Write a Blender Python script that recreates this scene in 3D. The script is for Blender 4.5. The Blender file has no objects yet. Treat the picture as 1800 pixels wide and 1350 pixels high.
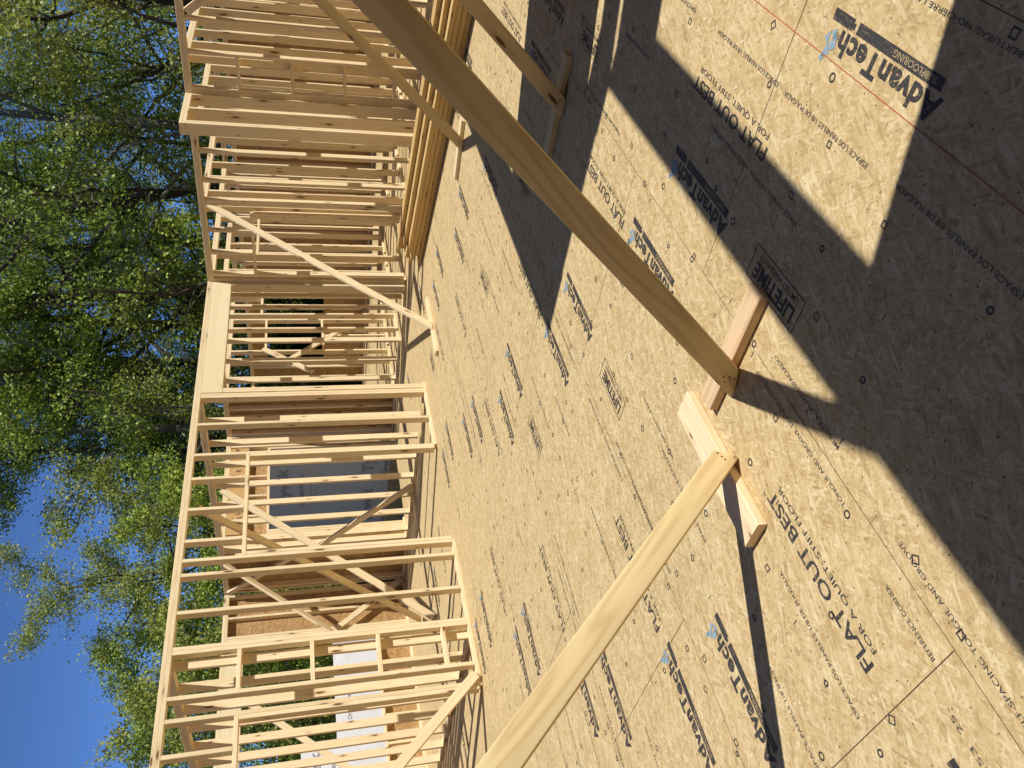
import bpy, bmesh, math, random
import numpy as np
from mathutils import Vector, Matrix

random.seed(7)
SC = bpy.context.scene
COL = SC.collection
# ------------------------------------------------------------------ camera, sky, sun, exposure
EYE = Vector((0.0, 0.0, 1.524))
yaw, pitch, roll = math.radians(47.2044), math.radians(15.0489), math.radians(-1.40926)
F = Vector((math.sin(yaw)*math.cos(pitch), math.cos(yaw)*math.cos(pitch), -math.sin(pitch)))
R0 = Vector((math.cos(yaw), -math.sin(yaw), 0)); U0 = R0.cross(F)
RR = R0*math.cos(roll) + U0*math.sin(roll); UU = -R0*math.sin(roll) + U0*math.cos(roll)
cam = bpy.data.cameras.new('camera'); camo = bpy.data.objects.new('camera', cam); COL.objects.link(camo)
cr, cu, cb = -UU, RR, -F            # the phone was held upright, the picture lies on its side
M = Matrix(((cr.x, cu.x, cb.x, EYE.x), (cr.y, cu.y, cb.y, EYE.y), (cr.z, cu.z, cb.z, EYE.z), (0, 0, 0, 1)))
camo.matrix_world = M
cam.sensor_width = 36; cam.sensor_fit = 'HORIZONTAL'; cam.lens = 36*1366.41/1800
cam.clip_start = 0.05; cam.clip_end = 500
SC.camera = camo

SUN_EL = math.radians(51.7); SH_AZ = math.radians(105.5)     # shadows run along SH_AZ
SUN_DIR = Vector((-math.cos(SH_AZ)*math.cos(SUN_EL), -math.sin(SH_AZ)*math.cos(SUN_EL), math.sin(SUN_EL)))
world = bpy.data.worlds.new('World'); SC.world = world; world.use_nodes = True
wn = world.node_tree.nodes; wl = world.node_tree.links
sky = wn.new('ShaderNodeTexSky'); sky.sky_type = 'NISHITA'; sky.sun_disc = False
sky.sun_elevation = SUN_EL; sky.sun_rotation = math.atan2(SUN_DIR.x, SUN_DIR.y)
sky.altitude = 7000; sky.air_density = 1.0; sky.dust_density = 0.0; sky.ozone_density = 10.0
wl.new(sky.outputs[0], wn['Background'].inputs[0]); wn['Background'].inputs[1].default_value = 0.15
sl = bpy.data.lights.new('sun', 'SUN'); sl.energy = 4.5; sl.angle = math.radians(0.53); sl.color = (1.0, 0.975, 0.945)
so = bpy.data.objects.new('sun', sl); COL.objects.link(so)
so.rotation_euler = SUN_DIR.to_track_quat('Z', 'Y').to_euler(); so.location = (0, -10, 12)
SC.view_settings.view_transform = 'Standard'; SC.view_settings.look = 'None'
SC.view_settings.exposure = 0.22; SC.view_settings.gamma = 1.0

# ------------------------------------------------------------------ node helpers
class NT:
    def __init__(s, name):
        s.m = bpy.data.materials.new(name); s.m.use_nodes = True
        s.n = s.m.node_tree.nodes; s.l = s.m.node_tree.links
        s.b = s.n['Principled BSDF']
    def nd(s, t, **k):
        o = s.n.new(t)
        for a, v in k.items(): setattr(o, a, v)
        return o
    def put(s, sock, v):
        if isinstance(v, bpy.types.NodeSocket): s.l.new(v, sock)
        elif v is not None: sock.default_value = v
    def math(s, op, a, b=None, c=None, clamp=False):
        o = s.nd('ShaderNodeMath', operation=op); o.use_clamp = clamp
        s.put(o.inputs[0], a); s.put(o.inputs[1], b); s.put(o.inputs[2], c)
        return o.outputs[0]
    def vmath(s, op, a, b=None):
        o = s.nd('ShaderNodeVectorMath', operation=op)
        s.put(o.inputs[0], a); s.put(o.inputs[1], b)
        return o.outputs[0]
    def mix(s, f, a, b, blend='MIX'):
        o = s.nd('ShaderNodeMix', data_type='RGBA', blend_type=blend)
        s.put(o.inputs[0], f); s.put(o.inputs[6], a); s.put(o.inputs[7], b)
        return o.outputs[2]
    def noise(s, vec, scale, detail=3, rough=0.5, dist=0.0):
        o = s.nd('ShaderNodeTexNoise'); s.put(o.inputs['Vector'], vec)
        o.inputs['Scale'].default_value = scale; o.inputs['Detail'].default_value = detail
        o.inputs['Roughness'].default_value = rough; o.inputs['Distortion'].default_value = dist
        return o
    def vor(s, vec, scale, feature='F1', rnd=1.0, dims='3D'):
        o = s.nd('ShaderNodeTexVoronoi', feature=feature, voronoi_dimensions=dims)
        s.put(o.inputs['Vector'], vec); o.inputs['Scale'].default_value = scale
        o.inputs['Randomness'].default_value = rnd
        return o
    def mapping(s, vec, loc=(0, 0, 0), rot=(0, 0, 0), scale=(1, 1, 1)):
        o = s.nd('ShaderNodeMapping', vector_type='POINT'); s.put(o.inputs[0], vec)
        o.inputs[1].default_value = loc; o.inputs[2].default_value = rot; o.inputs[3].default_value = scale
        return o.outputs[0]
    def ramp(s, f, stops, interp='LINEAR'):
        o = s.nd('ShaderNodeValToRGB'); s.put(o.inputs[0], f); r = o.color_ramp; r.interpolation = interp
        while len(r.elements) > 1: r.elements.remove(r.elements[-1])
        r.elements[0].position = stops[0][0]; r.elements[0].color = tuple(stops[0][1]) + ((1,) if len(stops[0][1]) == 3 else ())
        for p, c in stops[1:]:
            e = r.elements.new(p); e.color = tuple(c) + ((1,) if len(c) == 3 else ())
        return o.outputs[0]
    def bump(s, h, strength=0.3, dist=0.01):
        o = s.nd('ShaderNodeBump'); o.inputs['Strength'].default_value = strength
        o.inputs['Distance'].default_value = dist; s.put(o.inputs['Height'], h)
        s.l.new(o.outputs[0], s.b.inputs['Normal'])

G3 = lambda v: (v, v, v, 1)

def osb_colour(t, vec, dark, mid, light, cream, along=0.0, layers=11):
    """strand board: stacked layers of thin wood chips lying in many directions"""
    wob = t.noise(vec, 11.0, 3, 0.6).outputs['Color']
    sc = t.nd('ShaderNodeVectorMath', operation='SCALE'); t.put(sc.inputs[0], wob); sc.inputs['Scale'].default_value = 0.020
    v2 = t.vmath('ADD', vec, sc.outputs[0])
    rag = t.noise(vec, 190, 2, 0.6).outputs[0]
    base = t.noise(vec, 34, 5, 0.72).outputs[0]
    col = t.ramp(base, [(0.30, dark), (0.47, mid), (0.70, light)])
    hsum = None
    ang = [0, 31, -26, 64, -58, 11, -13, 88, 42, -40, 20, -72, 4]
    for i, a in enumerate(ang[:layers]):
        L, W = (9.5 + 3.2*((i*2) % 5), 50.0 + 16*((i*3) % 5))
        rv = t.mapping(v2, loc=(3.1*i, 1.7*i, 0), rot=(0, 0, math.radians(a + along)))
        mv = t.mapping(rv, scale=(L, W, 0))
        vo = t.vor(mv, 1.0, dims='2D')
        sep = t.nd('ShaderNodeSeparateColor'); t.l.new(vo.outputs['Color'], sep.inputs[0])
        d = t.math('ADD', vo.outputs['Distance'], t.math('MULTIPLY', rag, 0.20))
        thr = t.math('ADD', t.math('MULTIPLY', sep.outputs[2], 0.30), 0.36)
        q = t.math('DIVIDE', d, thr)
        pick = t.math('MULTIPLY', t.math('GREATER_THAN', sep.outputs[0], 0.42), t.math('LESS_THAN', q, 1.0))
        fib = t.noise(t.mapping(rv, scale=(9, 330, 0)), 1.0, 3, 0.65).outputs[0]
        tone = t.math('ADD', t.math('MULTIPLY', sep.outputs[1], 0.50), t.math('MULTIPLY', fib, 0.62))
        fc = t.ramp(tone, [(0.24, dark), (0.42, mid), (0.66, light), (0.88, cream)])
        rim = t.math('MULTIPLY', t.ramp(q, [(0.80, (0, 0, 0)), (0.99, (1, 1, 1))]), 0.30)
        fc = t.mix(rim, fc, dark)
        col = t.mix(t.math('MULTIPLY', pick, 0.60), col, fc)
        h = t.math('MULTIPLY', pick, t.math('ADD', t.math('MULTIPLY', sep.outputs[1], 0.6), 0.2))
        hsum = h if hsum is None else t.math('MAXIMUM', hsum, h)
    # thin dark slivers between strands, fine mottle and large soft tonal drift
    mv = t.mapping(t.mapping(v2, rot=(0, 0, math.radians(along+9))), scale=(20, 210, 1))
    sl_ = t.noise(mv, 1.0, 3, 0.6).outputs[0]
    col = t.mix(t.math('MULTIPLY', t.ramp(sl_, [(0.60, (0, 0, 0)), (0.70, (1, 1, 1))]), 0.45), col, dark)
    for an_, th_ in ((62, .655), (-24, .645), (-70, .67), (33, .65)):
        mv = t.mapping(t.mapping(v2, loc=(an_, 0, 0), rot=(0, 0, math.radians(along+an_))), scale=(26, 330, 1))
        s3 = t.noise(mv, 1.0, 2, 0.6).outputs[0]
        col = t.mix(t.math('MULTIPLY', t.ramp(s3, [(th_, (0, 0, 0)), (th_+.03, (1, 1, 1))]), 0.5), col, dark)
    mv = t.mapping(t.mapping(v2, rot=(0, 0, math.radians(along-38))), scale=(24, 260, 1))
    sl2 = t.noise(mv, 1.0, 2, 0.6).outputs[0]
    col = t.mix(t.math('MULTIPLY', t.ramp(sl2, [(0.64, (0, 0, 0)), (0.72, (1, 1, 1))]), 0.40), col, cream)
    drift = t.noise(vec, 1.3, 4, 0.6).outputs[0]
    col = t.mix(0.4, col, t.mix(drift, G3(0.72), G3(1.22)), 'MULTIPLY')
    return col, t.math('ADD', hsum, t.math('MULTIPLY', rag, 0.4))

def rgb(*c): return tuple(c) + (1,)
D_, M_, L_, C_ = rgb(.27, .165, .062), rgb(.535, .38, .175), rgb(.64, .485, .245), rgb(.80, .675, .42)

def mat_floor(name='osb_subfloor_panel'):
    t = NT(name); tc = t.nd('ShaderNodeTexCoord')
    col, h = osb_colour(t, tc.outputs['Object'], D_, M_, L_, C_)
    # scattered small dark specks and scuffs
    sp = t.vor(tc.outputs['Object'], 9.0, dims='2D')
    spk = t.ramp(sp.outputs['Distance'], [(0.02, (1, 1, 1)), (0.035, (0, 0, 0))])
    col = t.mix(t.math('MULTIPLY', spk, 0.8), col, rgb(.06, .03, .015))
    t.put(t.b.inputs['Base Color'], col); t.b.inputs['Roughness'].default_value = 0.62
    t.b.inputs['Specular IOR Level'].default_value = 0.10
    t.bump(h, 0.25, 0.0016)
    return t.m

def mat_ink(name, ink, wear=0.35, base=True):
    t = NT(name); tc = t.nd('ShaderNodeTexCoord')
    vec = tc.outputs['Object']
    n1 = t.noise(vec, 160, 3, 0.7).outputs[0]
    mv = t.mapping(vec, rot=(0, 0, 0.3), scale=(14, 90, 1))
    n2 = t.noise(mv, 1.0, 2, 0.6).outputs[0]
    k = t.math('ADD', t.math('MULTIPLY', n1, 0.6), t.math('MULTIPLY', n2, 0.6))
    f = t.ramp(k, [(0.62+wear*0.1, ink[:3]), (0.74+wear*0.12, tuple(0.55*a+0.45*b for a, b in zip(ink[:3], (.45, .33, .17)))), (0.92, (.5, .36, .19))])
    t.put(t.b.inputs['Base Color'], f); t.b.inputs['Roughness'].default_value = 0.6
    return t.m

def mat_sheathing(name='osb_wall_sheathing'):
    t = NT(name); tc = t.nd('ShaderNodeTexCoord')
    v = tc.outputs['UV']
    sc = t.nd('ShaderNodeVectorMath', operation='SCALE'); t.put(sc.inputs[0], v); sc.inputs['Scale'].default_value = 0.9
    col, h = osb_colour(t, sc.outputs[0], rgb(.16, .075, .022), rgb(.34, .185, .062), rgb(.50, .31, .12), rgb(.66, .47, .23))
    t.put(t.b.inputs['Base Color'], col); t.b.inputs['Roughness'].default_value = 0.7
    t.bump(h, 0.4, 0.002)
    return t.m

def mat_wood(name, late, early, pink=(.66, .47, .30), knots=1.0, grain=1.0, ringw=0.30):
    """sawn spruce/pine; UV u runs along the piece in metres, v round it"""
    t = NT(name); tc = t.nd('ShaderNodeTexCoord'); oi = t.nd('ShaderNodeObjectInfo')
    off = t.math('MULTIPLY', oi.outputs['Random'], 97.0)
    cmb = t.nd('ShaderNodeCombineXYZ'); t.l.new(off, cmb.inputs[0]); t.put(cmb.inputs[1], t.math('MULTIPLY', off, 0.37))
    uv = t.vmath('ADD', tc.outputs['UV'], cmb.outputs[0])
    # knots
    kv = t.mapping(uv, scale=(1.9, 8.0, 1)); ko = t.vor(kv, 1.0, dims='2D')
    ks = t.nd('ShaderNodeSeparateColor'); t.l.new(ko.outputs['Color'], ks.inputs[0])
    kpick = t.math('GREATER_THAN', ks.outputs[0], 0.55)
    kr = t.math('MULTIPLY', t.math('ADD', t.math('MULTIPLY', ks.outputs[1], 0.09), 0.03), kpick)
    kd = t.math('DIVIDE', ko.outputs['Distance'], t.math('ADD', kr, 0.0001))
    kmask = t.math('MULTIPLY', t.ramp(kd, [(0.55, (1, 1, 1)), (1.0, (.25, .25, .25)), (1.0001, (0, 0, 0))]), kpick)
    khalo = t.math('MULTIPLY', t.ramp(t.math('MULTIPLY', kd, 0.33), [(0.25, (1, 1, 1)), (1.0, (0, 0, 0))]), kpick)
    # grain bends around knots
    bend = t.nd('ShaderNodeCombineXYZ'); t.put(bend.inputs[1], t.math('MULTIPLY', khalo, 0.012))
    uvb = t.vmath('ADD', uv, bend.outputs[0])
    big = t.noise(t.mapping(uvb, scale=(0.55, 7.0, 1)), 1.0, 2, 0.5).outputs[0]
    rings = t.math('SINE', t.math('MULTIPLY', big, 70.0*grain))
    rings = t.math('POWER', t.math('ADD', t.math('MULTIPLY', rings, 0.5), 0.5), 1.6)
    fib = t.noise(t.mapping(uvb, scale=(3.0, 420.0, 1)), 1.0, 3, 0.6).outputs[0]
    drift = t.noise(t.mapping(uv, scale=(0.8, 3.0, 1)), 1.0, 2, 0.5).outputs[0]
    k = t.math('ADD', t.math('MULTIPLY', rings, ringw), t.math('MULTIPLY', fib, 0.50))
    col = t.ramp(k, [(0.12, early), (0.55, tuple(0.6*a+0.4*b for a, b in zip(early, late))), (0.95, late)])
    col = t.mix(t.math('MULTIPLY', drift, 0.45), col, pink + (1,) if len(pink) == 3 else pink)
    r2 = t.math('FRACT', t.math('MULTIPLY', oi.outputs['Random'], 13.7))
    tint = t.ramp(r2, [(0.0, (.88, .86, .80)), (0.3, (1.0, .99, .94)), (0.65, (1.04, 1.02, .98)), (1.0, (1.0, .94, .87))])
    col = t.mix(0.8, col, tint, 'MULTIPLY')
    col = t.mix(t.math('MULTIPLY', khalo, 0.35*knots), col, rgb(.38, .22, .09))
    col = t.mix(t.math('MULTIPLY', kmask, 0.92*knots), col, rgb(.12, .05, .02))
    # handling marks
    dirt = t.noise(t.mapping(uv, scale=(5, 26, 1)), 1.0, 4, 0.65).outputs[0]
    col = t.mix(t.math('MULTIPLY', t.ramp(dirt, [(0.6, (0, 0, 0)), (0.75, (1, 1, 1))]), 0.22), col, rgb(.33, .23, .13))
    t.put(t.b.inputs['Base Color'], col); t.b.inputs['Roughness'].default_value = 0.58
    t.b.inputs['Specular IOR Level'].default_value = 0.15
    t.bump(t.math('ADD', fib, t.math('MULTIPLY', rings, 0.3)), 0.12, 0.001)
    return t.m

def mat_plain(name, c, rough=0.7, noise_amt=0.0, scale=8.0, metal=0.0):
    t = NT(name)
    if noise_amt:
        tc = t.nd('ShaderNodeTexCoord'); n = t.noise(tc.outputs['Object'], scale, 4, 0.6).outputs[0]
        lo = tuple(x*(1-noise_amt) for x in c[:3]) + (1,); hi = tuple(min(1, x*(1+noise_amt)) for x in c[:3]) + (1,)
        t.put(t.b.inputs['Base Color'], t.mix(n, lo, hi))
    else: t.b.inputs['Base Color'].default_value = rgb(*c[:3])
    t.b.inputs['Roughness'].default_value = rough; t.b.inputs['Metallic'].default_value = metal
    return t.m

def mat_wrap(name, c):
    t = NT(name); tc = t.nd('ShaderNodeTexCoord')
    w = t.noise(tc.outputs['Object'], 1.6, 3, 0.5, 0.6).outputs[0]
    n = t.noise(tc.outputs['Object'], 220, 2, 0.6).outputs[0]
    t.put(t.b.inputs['Base Color'], t.mix(n, rgb(*[x*.92 for x in c]), rgb(*c)))
    t.b.inputs['Roughness'].default_value = 0.5; t.bump(w, 0.35, 0.06)
    return t.m

def mat_leaf(name, a, b):
    t = NT(name); g = t.nd('ShaderNodeNewGeometry')
    col = t.mix(g.outputs['Random Per Island'], rgb(*a), rgb(*b))
    t.put(t.b.inputs['Base Color'], col); t.b.inputs['Roughness'].default_value = 0.5
    t.b.inputs['Specular IOR Level'].default_value = 0.35
    tr = t.nd('ShaderNodeBsdfTranslucent'); t.put(tr.inputs[0], t.mix(0.5, col, rgb(.30, .42, .04)))
    mx = t.nd('ShaderNodeMixShader'); mx.inputs[0].default_value = 0.3
    out = t.n['Material Output']
    t.l.new(t.b.outputs[0], mx.inputs[1]); t.l.new(tr.outputs[0], mx.inputs[2]); t.l.new(mx.outputs[0], out.inputs[0])
    return t.m

def mat_bark(name, a, b):
    t = NT(name); tc = t.nd('ShaderNodeTexCoord')
    n = t.noise(t.mapping(tc.outputs['Object'], scale=(9, 9, 1.6)), 1.0, 5, 0.7).outputs[0]
    t.put(t.b.inputs['Base Color'], t.ramp(n, [(0.3, a), (0.7, b)])); t.b.inputs['Roughness'].default_value = 0.9
    t.bump(n, 0.8, 0.04)
    return t.m

W_STUD = mat_wood('spruce_framing_lumber', (0.610, 0.425, 0.200), (0.850, 0.715, 0.470), pink=(0.790, 0.625, 0.390))
W_NEAR = mat_wood('planed_spruce_board', (0.500, 0.315, 0.115), (0.840, 0.670, 0.370), pink=(0.740, 0.565, 0.300), knots=1.0, grain=0.8, ringw=0.42)
W_YEL = mat_wood('yellow_pine_board', (0.540, 0.370, 0.150), (0.760, 0.595, 0.320), pink=(0.680, 0.505, 0.240))
W_PINK = mat_wood('pinkish_fir_block', (0.480, 0.290, 0.130), (0.700, 0.530, 0.330), pink=(0.620, 0.440, 0.265), ringw=0.42)
W_STACK = mat_wood('stacked_lumber_wood', (0.440, 0.256, 0.077), (0.660, 0.463, 0.198), pink=(0.580, 0.384, 0.155))
W_HDR = mat_wood('plywood_header_face', (0.620, 0.483, 0.275), (0.800, 0.699, 0.447), pink=(0.750, 0.640, 0.396), knots=0.25, grain=0.2)
W_LVL = mat_wood('laminated_beam_wood', (0.400, 0.227, 0.077), (0.600, 0.384, 0.163), pink=(0.560, 0.355, 0.146), knots=0.0, grain=1.6)
FLOOR = mat_floor(); SHEATH = mat_sheathing()
INK = mat_ink('black_panel_ink', rgb(.040, .036, .034), 0.18); INK_L = mat_ink('faded_panel_ink', rgb(.07, .062, .055), 0.1)
INK_B = mat_ink('blue_panel_ink', rgb(.17, .34, .46), -0.9)
INK_R = mat_ink('red_chalk', rgb(.42, .07, .03), 0.5)
SEAM = mat_plain('panel_seam_brown', (.09, .045, .02), 0.8)  # dark brown joint lines between the floor panels
CUT = mat_ink('panel_letter_gap', rgb(.40, .29, .15), 0.0)
WRAP = mat_wrap('white_house_wrap', (.84, .815, .78)); WRAPINK = mat_plain('house_wrap_lettering', (.40, .40, .42), 0.6)
NAIL = mat_plain('nail_head_steel', (.03, .022, .018), 0.5, metal=0.3)
STAMP = mat_plain('grade_stamp_ink', (.12, .07, .045), 0.8)
LEAFS = [mat_leaf('leaf_fresh_green', (.19, .28, .03), (.47, .55, .09)), mat_leaf('leaf_mid_green', (.13, .21, .028), (.34, .44, .07)),
         mat_leaf('leaf_olive_green', (.22, .27, .045), (.46, .48, .11)), mat_leaf('leaf_dark_green', (.02, .05, .012), (.06, .12, .025))]
BARKS = [mat_bark('bark_dark', (.035, .027, .02), (.12, .095, .075)), mat_bark('bark_grey', (.10, .09, .08), (.33, .31, .28))]
GROUND = mat_plain('leaf_litter_ground', (.11, .10, .05), 0.95, 0.5, 0.7)
CONC = mat_plain('foundation_concrete', (.35, .34, .32), 0.85, 0.15, 3.0)

# ------------------------------------------------------------------ geometry helpers
def link(name, me, mat=None, parent=None):
    o = bpy.data.objects.new(name, me); COL.objects.link(o)
    if mat is not None: me.materials.append(mat)
    if parent is not None: o.parent = parent
    return o

def tag(o, label=None, cat=None, group=None, kind=None):
    if label: o['label'] = label
    if cat: o['category'] = cat
    if group: o['group'] = group
    if kind: o['kind'] = kind
    return o

def root(name, loc, label, cat, group=None):
    o = bpy.data.objects.new(name, None); COL.objects.link(o); o.location = loc; o.empty_display_size = 0.2
    return tag(o, label, cat, group)

def board_mesh(name, p0, p1, wdir, w, t, ch=0.003, seg=1, cut0=None, cut1=None):
    """a sawn board from p0 to p1 (centre line); w along wdir, t across; eased edges; UV along the grain.
    cut0/cut1: normals of the end cuts (default square)."""
    p0, p1 = Vector(p0), Vector(p1); d = (p1-p0); L = d.length; d.normalize()
    wv = Vector(wdir); wv = (wv - d*wv.dot(d)).normalized(); tv = d.cross(wv).normalized()
    ch = min(ch, w*0.3, t*0.3)
    ring = []
    for sx, sy, a0 in ((1, 1, 0), (-1, 1, 90), (-1, -1, 180), (1, -1, 270)):
        cx, cy = sx*(w/2-ch), sy*(t/2-ch)
        for k in range(seg+1):
            a = math.radians(a0 + 90*k/seg); ring.append((cx+ch*math.cos(a), cy+ch*math.sin(a)))
    n = len(ring)
    def end(p, off, nrm):
        out = []
        for x, y in ring:
            q = p + wv*x + tv*y
            if nrm is not None:
                nn = Vector(nrm); q = q + d*(-(q-p).dot(nn)/d.dot(nn))
            out.append(q)
        return out
    A, B = end(p0, 0, cut0), end(p1, L, cut1)
    verts = A + B + A + B
    faces = [(i, (i+1) % n, n+(i+1) % n, n+i) for i in range(n)]
    faces += [tuple(range(3*n-1, 2*n-1, -1)), tuple(range(3*n, 4*n))]
    me = bpy.data.meshes.new(name); me.from_pydata([tuple(v) for v in verts], [], faces)
    per = [0]
    for i in range(n):
        a, b = ring[i], ring[(i+1) % n]; per.append(per[-1]+math.hypot(a[0]-b[0], a[1]-b[1]))
    uvl = me.uv_layers.new(name='UVMap'); uo = random.random()*40; vo = random.random()*9
    k = 0
    for f in range(n):
        for (u, v) in ((0, per[f]), (0, per[f+1]), (L, per[f+1]), (L, per[f])):
            uvl.data[k].uv = (u+uo, v+vo); k += 1
    for f in range(2):
        for li in range(n):
            idx = me.loops[k].vertex_index; x, y = ring[idx % n]
            uvl.data[k].uv = (uo+x*.25, vo+y+.3); k += 1
    for i, p in enumerate(me.polygons): p.use_smooth = (seg > 1 and i < n)
    me.update()
    bm = bmesh.new(); bm.from_mesh(me); bmesh.ops.recalc_face_normals(bm, faces=bm.faces[:]); bm.to_mesh(me); bm.free()
    return me

def board(name, p0, p1, wdir, w, t, mat, parent=None, **k):
    return link(name, board_mesh(name, p0, p1, wdir, w, t, **k), mat, parent)

def rel(parent, o):                       # keep world coordinates under an Empty placed elsewhere
    o.location = -parent.location
    return o

def bx(name, lo, hi, mat, parent=None, **k):
    """axis-aligned board, grain along its longest side"""
    lo, hi = Vector(lo), Vector(hi); c = (lo+hi)/2; s = hi-lo
    ax = max(range(3), key=lambda i: s[i]); others = [i for i in range(3) if i != ax]
    wa = max(others, key=lambda i: s[i]); ta = [i for i in others if i != wa][0]
    p0 = c.copy(); p1 = c.copy(); p0[ax] = lo[ax]; p1[ax] = hi[ax]
    wd = [0, 0, 0]; wd[wa] = 1
    o = board(name, p0, p1, wd, s[wa], s[ta], mat, parent, **k)
    if parent is not None: rel(parent, o)
    return o

def sheet(name, lo, hi, mat, parent=None):
    """thin panel box with planar UV in metres"""
    lo, hi = Vector(lo), Vector(hi)
    bm = bmesh.new(); vs = [bm.verts.new((x, y, z)) for x in (lo.x, hi.x) for y in (lo.y, hi.y) for z in (lo.z, hi.z)]
    for f in ((0, 1, 3, 2), (4, 6, 7, 5), (0, 4, 5, 1), (2, 3, 7, 6), (0, 2, 6, 4), (1, 5, 7, 3)): bm.faces.new([vs[i] for i in f])
    bmesh.ops.recalc_face_normals(bm, faces=bm.faces[:])
    uv = bm.loops.layers.uv.new('UVMap'); s = hi-lo; ta = min(range(3), key=lambda i: s[i])
    ax = [i for i in range(3) if i != ta]
    for f in bm.faces:
        for l in f.loops: l[uv].uv = (l.vert.co[ax[0]]+l.vert.co[ta], l.vert.co[ax[1]])
    me = bpy.data.meshes.new(name); bm.to_mesh(me); bm.free()
    o = link(name, me, mat, parent)
    if parent is not None: rel(parent, o)
    return o

S = 0.038
class Wall:
    """stud wall; axis 'x' runs along X with its near face at y=pos; axis 'y' runs along Y, near face x=pos"""
    def __init__(s, axis, pos, a0, a1, label, group=None, depth=0.089, cat='stud wall', name='stud_wall', h=2.772, mat=None):
        s.axis, s.pos, s.a0, s.a1, s.dp, s.h, s.mat = axis, pos, a0, a1, depth, h, mat or W_STUD
        s.o = root(name, s.P((a0+a1)/2, depth/2, 0), label, cat, group)
    def P(s, a, d, z): return (a, s.pos+d, z) if s.axis == 'x' else (s.pos+d, a, z)
    def box(s, name, a0, a1, z0, z1, d0=0, d1=None, mat=None):
        d1 = s.dp if d1 is None else d1
        return bx(name, s.P(a0, d0, z0), s.P(a1, d1, z1), mat or s.mat, s.o)
    def plates(s, bottom=None, top=None):
        e = 0.0004
        for i, (p, q) in enumerate(bottom or [(s.a0, s.a1)]): s.box('bottom_plate', p, q, 0.001, S)
        for p, q in top or [(s.a0, s.a1)]:
            s.box('top_plate', p, q, s.h-2*S-.0005, s.h-S-.0005); s.box('top_plate', p, q, s.h-S, s.h, 0.0012, s.dp+.0012)
    def studs(s, lst, z0=S+.0005, z1=None, name='stud'):
        z1 = s.h-2*S-.001 if z1 is None else z1
        for a in lst:
            j = random.uniform(-.0015, .0015)
            s.box(name, a, a+S, z0, z1, j, s.dp+j)
    def sheath(s, rects, side=1, th=0.011, mat=None, name='sheathing_panel', step=1.22):
        for (a0, a1, z0, z1) in rects:
            d0 = s.dp+.002 if side > 0 else -th-.002
            a = a0
            while a < a1-.01:
                b = min(a+step, a1)
                lo = s.P(a+.0015, d0, z0); hi = s.P(b-.0015, d0+th, z1)
                sheet(name, [min(x, y) for x, y in zip(lo, hi)], [max(x, y) for x, y in zip(lo, hi)], mat or SHEATH, s.o)
                a = b

def text_mesh(s, size, bold=0.0, spacing=1.0, extr=0.0, outline=0.0):
    cu = bpy.data.curves.new('t', 'FONT'); cu.body = s; cu.size = size; cu.offset = bold; cu.space_character = spacing
    cu.extrude = extr; cu.resolution_u = 3; cu.align_x = 'LEFT'
    if outline: cu.fill_mode = 'NONE'; cu.bevel_depth = outline; cu.bevel_resolution = 0
    o = bpy.data.objects.new('t', cu); COL.objects.link(o)
    dg = bpy.context.evaluated_depsgraph_get(); dg.update()
    me = bpy.data.meshes.new_from_object(o.evaluated_get(dg)); bpy.data.objects.remove(o); bpy.data.curves.remove(cu)
    xs = [v.co.x for v in me.vertices]; ys = [v.co.y for v in me.vertices]
    return me, min(xs), max(xs), min(ys), max(ys)

def fit_text(s, width, height, bold=0.0, spacing=1.0, outline=0.0):
    """flat lettering scaled to exactly width x height, origin bottom left"""
    me, x0, x1, y0, y1 = text_mesh(s, 1.0, bold, spacing, 0.0, outline)
    for v in me.vertices:
        v.co.x = (v.co.x-x0)/(x1-x0)*width; v.co.y = (v.co.y-y0)/(y1-y0)*height; v.co.z = v.co.z*.02 if outline else 0
    return me

def rects_mesh(name, rs, z=0.0):
    v, f = [], []
    for (x0, y0, x1, y1) in rs:
        k = len(v); v += [(x0, y0, z), (x1, y0, z), (x1, y1, z), (x0, y1, z)]; f.append((k, k+1, k+2, k+3))
    me = bpy.data.meshes.new(name); me.from_pydata(v, [], f); me.update(); return me

def merge(meshes, name):
    bm = bmesh.new()
    for me in meshes: bm.from_mesh(me)
    out = bpy.data.meshes.new(name); bm.to_mesh(out); bm.free(); return out

# ------------------------------------------------------------------ floor, ground
bm = bmesh.new()
def slab(x0, y0, x1, y1, z0, z1):
    vs = [bm.verts.new((x, y, z)) for x in (x0, x1) for y in (y0, y1) for z in (z0, z1)]
    for f in ((0, 1, 3, 2), (4, 6, 7, 5), (0, 4, 5, 1), (2, 3, 7, 6), (0, 2, 6, 4), (1, 5, 7, 3)): bm.faces.new([vs[i] for i in f])
slab(-5, -0.95, 9.70, 10.06, -.30, 0)
slab(-5, 10.06, 7.34, 11.09, -.30, 0)
slab(9.70, -0.95, 15.6, 14.2, -.30, 0)
bmesh.ops.recalc_face_normals(bm, faces=bm.faces[:])
me = bpy.data.meshes.new('floor'); bm.to_mesh(me); bm.free()
floor = tag(link('floor', me, FLOOR), 'tan strand board subfloor printed with black lettering', kind='structure')
bm = bmesh.new(); slab(-4.9, -.85, 9.6, 9.96, -3.2, -.3005); slab(-4.9, 9.96, 7.24, 10.99, -3.2, -.3005); slab(9.6, -.85, 15.5, 14.1, -3.2, -.3005)
bmesh.ops.recalc_face_normals(bm, faces=bm.faces[:])
me = bpy.data.meshes.new('foundation'); bm.to_mesh(me); bm.free()
tag(link('foundation', me, CONC), 'grey foundation below the floor', kind='structure')
me = rects_mesh('ground', [(-150, -150, 250, 250)], -3.0)
tag(link('ground', me, GROUND), 'leafy ground around the house', kind='structure')

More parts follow.
